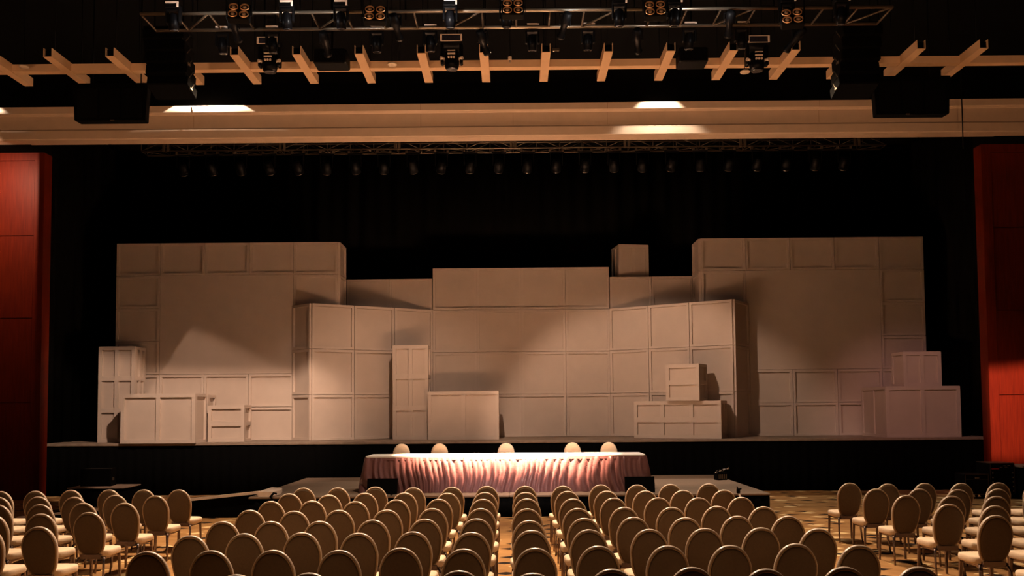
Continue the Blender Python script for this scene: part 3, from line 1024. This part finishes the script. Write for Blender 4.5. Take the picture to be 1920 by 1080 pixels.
# ------------------------------------------------------------------ hanging loudspeakers
def line_array(x0, x1, z0, z1, side, label):
    w = x1 - x0
    t = thing('line_array_speaker', label, 'loudspeaker', ((x0 + x1) / 2, 14.0, z0), 0, 'line array loudspeakers')
    n = 5
    h = (z1 - z0) / n
    for k in range(n):
        lean = math.radians(-(n - 1 - k) * 4)
        mx = Matrix.Translation((0, 0.05 * (n - k), k * h + h / 2)) @ Matrix.Rotation(lean, 4, 'X')
        c = MB().bbox(-w / 2, w / 2, -0.22, 0.22, -h / 2 + 0.006, h / 2 - 0.006, 0.015, mx).build('speaker_cabinet', 'black', t)
        MB().box(-w / 2 + 0.03, w / 2 - 0.03, -0.226, -0.218, -h / 2 + 0.02, h / 2 - 0.02, mx).build('grille', 'black', c)
    mb = MB()
    e = -side * w / 2
    for k in range(n):
        zz = k * h
        mb.tube([(e * 1.01, -0.1 + 0.05 * (n - k), zz + 0.02), (e * 1.01, 0.06 + 0.05 * (n - k), zz + h - 0.02)], 0.008, 6)
    for k in (0, 2):
        mb.bbox(min(e, e * 1.04), max(e, e * 1.04), -0.12 + 0.05 * (n - k), -0.02 + 0.05 * (n - k), k * h + 0.03, k * h + 0.07, 0.004)
    mb.build('rigging_link', 'alu', t)
    mb = MB()
    mb.box(-w / 2, w / 2, -0.1, 0.3, z1 - z0, z1 - z0 + 0.06)
    for s in (-1, 1):
        mb.tube([(s * w * 0.35, 0.1, z1 - z0), (s * w * 0.35, 0.1, 10.6 - z0)], 0.012)
    mb.build('rigging_bar', 'black', t)


line_array(-6.14, -5.45, 7.60, 8.55, -1, 'black hanging line array speaker covering beams, left side')
line_array(5.46, 6.12, 7.50, 8.52, 1, 'black hanging line array speaker covering beams, right side')


def speaker(xa, xb, z0, z1, lean, label):
    """broad tapering cabinet hanging below the ceiling"""
    cx = (xa + xb) / 2
    w = (xb - xa) / 2
    t = thing('hanging_speaker', label, 'loudspeaker', (cx, 16.5, z0), 0, 'wide hanging loudspeakers')
    h = z1 - z0
    rings = []
    for z, s in ((0.0, 0.965), (0.02, 0.985), (0.3, 1.0), (h, 1.05)):
        rings.append([(-w * s, -0.12, z), (w * s, -0.12, z), (w * s * 0.97, 0.09, z), (-w * s * 0.97, 0.09, z)])
    MB().loft(rings, None, False).build('cabinet', 'black', t)
    mb = MB()
    for i in range(3):
        q = -w * 0.62 + i * w * 0.62
        mb.box(q - w * 0.28, q + w * 0.28, -0.132, -0.12, 0.06, h - 0.1)
    mb.build('grille', 'drape', t)
    mb = MB()
    mb.tube([(lean * w * 0.55, 0, h - 0.01), (lean * w * 0.98, 0, h + 0.02)], 0.02)
    mb.tube([(lean * w * 0.75, 0.05, h - 0.01), (lean * w * 0.75, 0.05, 10.6 - z0)], 0.012)
    mb.tube([(-lean * w * 0.6, 0.05, h - 0.01), (-lean * w * 0.6, 0.05, 10.6 - z0)], 0.012)
    mb.build('rigging_bracket', 'gear', t)
    MB().bbox(lean * w * 0.1 - 0.06, lean * w * 0.1 + 0.02, -0.13, -0.11, -0.01, 0.02, 0.004).build('latch', 'alu_dark', t)


speaker(-8.58, -7.17, 7.88, 8.62, 1, 'wide black loudspeaker hanging against the cornice, left side')
speaker(7.06, 8.50, 7.86, 8.62, -1, 'wide black loudspeaker hanging against the cornice, right side')

o = MB().tube([(0, 0, 0), (0.01, 0.01, 0.9), (0.0, 0, 2.3)], 0.014).build('hanging_cable', 'gear')
o.location = (10.72, 20.1, 8.30)
tag(o, 'thin black cable hanging down across the cornice near the right end', 'cable')


# ------------------------------------------------------------------ front lighting truss
def truss(name, label, x0, x1, y0, z0, d, h, m, rc, rb, pitch, seg=None, group=None):
    t = thing(name, label, 'truss', (x0, y0, z0), 0, group)
    L = x1 - x0
    for y in (0, d):
        for z in ((0, h) if h else (0,)):
            MB().tube([(0, y, z), (L, y, z)], rc, 8).build('chord', m, t)
    n = int(round(L / pitch))
    p = L / n
    for face in (('bottom', 'front', 'rear') if h else ('bottom',)):
        mb = MB()
        for i in range(n):
            a, b = i * p, (i + 1) * p
            if i % 2:
                a, b = b, a
            if face == 'bottom':
                if h:
                    mb.tube([(a, 0, 0), (b, d, 0)], rb, 6)
                elif i % 4 == 1:
                    MB().tube([(a, 0, 0), (b, d, 0)], rb, 6).build('diagonal_brace', 'alu_dark', t)
            elif face == 'front':
                mb.tube([(a, 0, 0), (b, 0, h)], rb, 6)
            else:
                mb.tube([(a, d, 0), (b, d, h)], rb, 6)
            if face != 'bottom':
                mb.tube([(i * p, 0 if face == 'front' else d, 0), (i * p, 0 if face == 'front' else d, h)], rb * 0.8, 6)
        for i in range(n + 1):
            if face == 'bottom':
                if h:
                    mb.tube([(i * p, 0, 0), (i * p, d, 0)], rb, 6)
                else:
                    MB().tube([(i * p, 0, 0), (i * p, d, 0)], rb, 6).build('crossbar', 'alu_dark', t)
        if h:
            mb.build('bracing', 'alu_dark', t)
    if seg:
        for x in seg:
            mb = MB()
            mb.bbox(x - x0 - 0.09, x - x0 - 0.02, -0.04, 0.0, -0.03, h + 0.03, 0.006)
            mb.bbox(x - x0 + 0.02, x - x0 + 0.09, -0.04, 0.0, -0.03, h + 0.03, 0.006)
            mb.build('joint_plate', m, t)
    mb = MB()
    for q in (0.06, 0.35, 0.65, 0.94):
        mb.tube([(L * q, d / 2, h), (L * q, d / 2, 10.6 - z0)], 0.012)
    mb.build('hoist_chain', 'black', t)
    return t


truss('lighting_truss', 'aluminium lighting truss across the top of the hall carrying black lights', -5.26, 5.37, 11.8, 7.82, 0.53, 0, 'alu', 0.026, 0.016, 0.48)
truss('stage_truss', 'long dark truss behind the cornice over the stage', -10.0, 10.0, 22.6, 9.18, 0.4, 0.28, 'alu_dark', 0.022, 0.010, 0.62,
      seg=(-9.33, -6.2, -3.11, 0.0, 3.05, 6.15, 9.21))


def make_mover():
    t = thing('moving_light', 'light', 'stage light')
    MB().bbox(-0.125, 0.125, -0.10, 0.10, -0.16, -0.06, 0.012).build('base', 'gear', t)
    mb = MB()
    for s in (-1, 1):
        mb.bbox(s * 0.115 - 0.018, s * 0.115 + 0.018, -0.05, 0.05, -0.42, -0.16, 0.01)
    mb.bbox(-0.133, 0.133, -0.05, 0.05, -0.185, -0.155, 0.008)
    mb.build('yoke', 'gear', t)
    mx = Matrix.Translation((0, 0, -0.38)) @ Matrix.Rotation(math.radians(12), 4, 'X')
    MB().lathe([(0.05, -0.17), (0.085, -0.16), (0.09, -0.02), (0.075, 0.12), (0.03, 0.15)], 16, mx).build('head', 'gear_gloss', t)
    MB().lathe([(0.075, -0.172), (0.08, -0.178), (0.06, -0.18), (0.01, -0.176)], 16, mx).build('lens', 'glass', t)
    mb = MB()
    for s in (-1, 1):
        mb.box(s * 0.07 - 0.012, s * 0.07 + 0.012, -0.03, 0.03, -0.06, -0.025)
    mb.box(-0.10, 0.10, -0.115, 0.012, -0.062, -0.05)  # pale bars added to the clamp as painted glints along the truss
    mb.box(-0.10, 0.10, -0.125, -0.103, -0.075, -0.045)
    mb.box(0.10, 0.13, -0.125, -0.103, -0.15, -0.05)
    mb.build('clamp', 'ramp', t)
    return t


def make_profile():
    t = thing('profile_spotlight', 'light', 'stage light')
    mx = Matrix.Translation((0, 0.02, -0.26)) @ Matrix.Rotation(math.radians(62), 4, 'X')
    MB().lathe([(0.03, 0.26), (0.075, 0.25), (0.085, 0.05), (0.06, 0.0), (0.055, -0.22), (0.075, -0.24), (0.075, -0.30)], 16, mx).build('barrel', 'gear', t)
    MB().lathe([(0.06, -0.295), (0.05, -0.30), (0.01, -0.29)], 14, mx).build('lens', 'glass', t)
    mb = MB()
    for s in (-1, 1):
        mb.box(s * 0.1 - 0.006, s * 0.1 + 0.006, -0.02, 0.02, -0.28, -0.07)
    mb.box(-0.106, 0.106, -0.02, 0.02, -0.075, -0.06)
    mb.build('yoke', 'gear', t)
    MB().box(-0.014, 0.014, -0.03, 0.03, -0.06, -0.024).build('clamp', 'alu', t)
    return t


mv0, pf0 = make_mover(), make_profile()
um, up_ = False, False
rnd = random.Random(21)
nm_, np_ = 0, 0
for i in range(25):
    x = -4.72 + i * 0.388
    if i % 3 == 2:
        o = copy_tree(pf0) if up_ else pf0
        up_ = True
        np_ += 1
        lab = 'slim black profile spotlight clamped to the front truss, %s of its kind from left' % ORD[np_]
    else:
        o = copy_tree(mv0) if um else mv0
        um = True
        nm_ += 1
        lab = 'black moving head light clamped to the front truss, %s of its kind from left' % ORD[nm_]
    o.location = (x + rnd.uniform(-0.03, 0.03), (11.8 if i % 3 == 2 else 11.675) + ((0.53 if i % 3 == 2 else 0.785) if i % 2 else 0.0), 7.80 if i % 3 == 2 else 7.925)
    o.scale = (0.78, 0.78, 0.72)
    o.rotation_euler = (0, 0, rnd.uniform(-0.5, 0.5) if i % 3 == 2 else 0.0)
    tag(o, lab, 'stage light', 'black lights on the front truss')


# four-lamp blinders facing the hall
def make_blinder():
    t = thing('blinder_light', 'light', 'blinder light')
    tilt = Matrix.Rotation(math.radians(-28), 4, 'X')
    MB().bbox(-0.15, 0.15, 0.0, 0.10, -0.15, 0.15, 0.012, tilt).build('housing', 'gear', t)
    for a in (-1, 1):
        for b in (-1, 1):
            mx = tilt @ Matrix.Translation((a * 0.0725, -0.005, b * 0.0725)) @ Matrix.Rotation(PI / 2, 4, 'X')
            l = MB().lathe([(0.02, -0.03), (0.045, -0.015), (0.056, 0.01), (0.062, 0.012), (0.062, -0.01), (0.06, -0.015)], 24, mx).build('reflector', 'brass', t)
            MB().lathe([(0.008, -0.03), (0.026, -0.02), (0.03, 0.0), (0.022, 0.016), (0.004, 0.022)], 14, mx).build('bulb', 'bulb', l)
    mb = MB()
    for s in (-1, 1):
        mb.box(s * 0.165 - 0.006, s * 0.165 + 0.006, 0.02, 0.06, -0.05, 0.3)
    mb.box(-0.171, 0.171, 0.02, 0.06, 0.29, 0.31)
    mb.tube([(0, 0.04, 0.30), (0, 0.04, 10.6 - 7.55)], 0.012)
    mb.build('yoke', 'gear', t)
    return t


bl0 = make_blinder()
for i, (x, z) in enumerate(((-3.77, 7.71), (-1.89, 7.66), (0.01, 7.73), (1.97, 7.69), (3.85, 7.56))):
    o = bl0 if i == 0 else copy_tree(bl0)
    o.location = (x * 0.978, 11.25, 2.21 + (z - 2.21) * 0.978)
    o.rotation_euler = (0, 0, -0.04 * x)
    tag(o, 'square blinder of four round amber lamps before the front truss, %s' %
        ['leftmost of five', 'second from the left', 'middle one of five', 'second from the right', 'rightmost of five'][i],
        'blinder light', 'four-lamp blinders on the front truss')


# par cans along the stage truss
def make_par():
    t = thing('par_can', 'light', 'stage light')
    mb = MB()
    for s in (-1, 1):
        mb.box(s * 0.17 - 0.03, s * 0.17 + 0.03, -0.03, 0.03, -0.09, -0.02)
    mb.box(-0.2, 0.2, -0.02, 0.02, -0.09, -0.075)
    mb.build('clamp', 'alu_dark', t)
    mb = MB()
    mb.box(-0.2, 0.2, -0.025, 0.025, -0.13, -0.09)
    for s in (-1, 1):
        mb.box(s * 0.16 - 0.008, s * 0.16 + 0.008, -0.02, 0.02, -0.46, -0.1)
    mb.build('yoke', 'gear', t)
    mx = Matrix.Translation((0, 0, -0.46)) @ Matrix.Rotation(math.radians(40), 4, 'X')
    MB().lathe([(0.05, 0.16), (0.1, 0.14), (0.125, 0.0), (0.125, -0.17), (0.115, -0.17)], 18, mx, True, False).build('can', 'gear', t)
    MB().lathe([(0.115, -0.12), (0.09, -0.135), (0.02, -0.14)], 18, mx).build('lens', 'glass', t)
    ring = [(0.122 * math.cos(2 * PI * k / 20), 0.122 * math.sin(2 * PI * k / 20), -0.17) for k in range(20)]
    MB().tube([mx @ Vector(p) for p in ring], 0.006, 6, closed=True).build('rim', 'chrome', t)
    return t


pc0 = make_par()
for i in range(24):
    x = -8.87 + i * 0.771
    o = pc0 if i == 0 else copy_tree(pc0)
    o.location = (x, 22.6, 9.162)
    o.rotation_euler = (0, 0, rnd.uniform(-0.25, 0.25))
    tag(o, 'black par can hung under the dark stage truss, %s from the left' % ORD[i + 1], 'stage light', 'par cans on the stage truss')

# ------------------------------------------------------------------ gear at the floor edges
t = thing('low_riser', 'low black riser with grey top edge, left of the ramp', 'riser', (-9.7, 20.2, 0))
MB().box(-0.62, 0.62, -0.40, 0.42, 0, 0.42).build('riser_skirt', 'drape', t)
MB().bbox(-0.66, 0.66, -0.44, 0.46, 0.42, 0.45, 0.006).build('riser_top', 'deck', t)
t = thing('stage_monitor', 'black box loudspeaker standing on the low riser', 'loudspeaker', (-9.86, 20.28, 0.45))
MB().prism([(-0.36, -0.2), (0.36, -0.2), (0.30, 0.2), (-0.30, 0.2)], 0, 0.41).build('cabinet', 'gear', t)
MB().box(-0.33, 0.33, -0.21, -0.2, 0.03, 0.38).build('grille', 'black', t)
MB().box(0.362, 0.372, -0.15, -0.05, 0.14, 0.20).build('handle', 'alu_dark', t)

t = thing('equipment_rack', 'tall black equipment rack with small lights before the right timber wall', 'rack', (11.38, 20.1, 0))
MB().bbox(-0.28, 0.28, 0, 0.6, 0.10, 0.83, 0.012).build('rack_case', 'gear', t)
mb = MB()
mb.box(-0.285, 0.285, -0.008, 0.605, 0.822, 0.836)
for x in (-0.283, 0.271):
    mb.box(x, x + 0.012, -0.008, 0.0, 0.10, 0.83)
mb.build('edge_trim', 'alu_dark', t)
for k in range(5):
    u = MB().bbox(-0.25, 0.25, -0.012, 0.0, 0.14 + k * 0.105, 0.235 + k * 0.105, 0.004).build('rack_unit', 'gear_gloss', t)
    mb = MB()
    for s in (-1, 1):
        mb.bbox(s * 0.235 - 0.012, s * 0.235 + 0.012, -0.03, -0.012, 0.17 + k * 0.105, 0.20 + k * 0.105, 0.004)
    mb.build('rack_handle', 'alu', u)
MB().box(-0.25, -0.08, -0.014, -0.004, 0.69, 0.72).build('red_label', 'red', t)
mb = MB()
for x, z in ((0.05, 0.77), (0.15, 0.775), (-0.03, 0.735), (0.08, 0.74)):
    mb.bbox(x - 0.03, x + 0.03, -0.02, -0.002, z - 0.008, z + 0.008, 0.003)
mb.build('knob', 'alu', t)
for a in (-0.22, 0.22):
    for b in (0.08, 0.52):
        MB().lathe([(0.02, -0.015), (0.05, -0.012), (0.05, 0.012), (0.02, 0.015)], 12, Matrix.Translation((a, b, 0.05)) @ Matrix.Rotation(PI / 2, 4, 'Y')).build('caster', 'gear', t)
t = thing('flight_case', 'low black flight case left of the equipment rack', 'flight case', (10.78, 20.1, 0))
MB().bbox(-0.27, 0.27, 0, 0.5, 0.10, 0.58, 0.012).build('case_body', 'gear', t)
mb = MB()
mb.box(-0.275, 0.275, -0.008, 0.0, 0.566, 0.585)
mb.box(-0.275, -0.262, -0.008, 0.0, 0.10, 0.58)
mb.box(0.262, 0.275, -0.008, 0.0, 0.10, 0.58)
mb.box(-0.275, 0.275, -0.008, 0.0, 0.10, 0.118)
mb.box(-0.275, 0.275, -0.006, 0.0, 0.45, 0.456)
mb.build('edge_trim', 'alu_dark', t)
MB().bbox(-0.05, 0.05, -0.02, 0.0, 0.47, 0.51, 0.005).build('latch', 'alu', t)
for a in (-0.2, 0.2):
    for b in (0.08, 0.42):
        MB().lathe([(0.02, -0.015), (0.05, -0.012), (0.05, 0.012), (0.02, 0.015)], 12, Matrix.Translation((a, b, 0.05)) @ Matrix.Rotation(PI / 2, 4, 'Y')).build('caster', 'gear', t)
t = thing('draped_table', 'black draped table with pale top right of the equipment rack', 'table', (12.6, 20.2, 0))
drape(-0.9, -0.35, 0.9, -0.35, 0, 0.74, 0.02, 0.15).build('table_drape', 'drape', t)
MB().box(-0.88, 0.88, -0.31, 0.45, 0, 0.74).build('table_body', 'black', t)
MB().bbox(-0.92, 0.92, -0.40, 0.48, 0.74, 0.775, 0.006).build('table_top', 'deck', t)
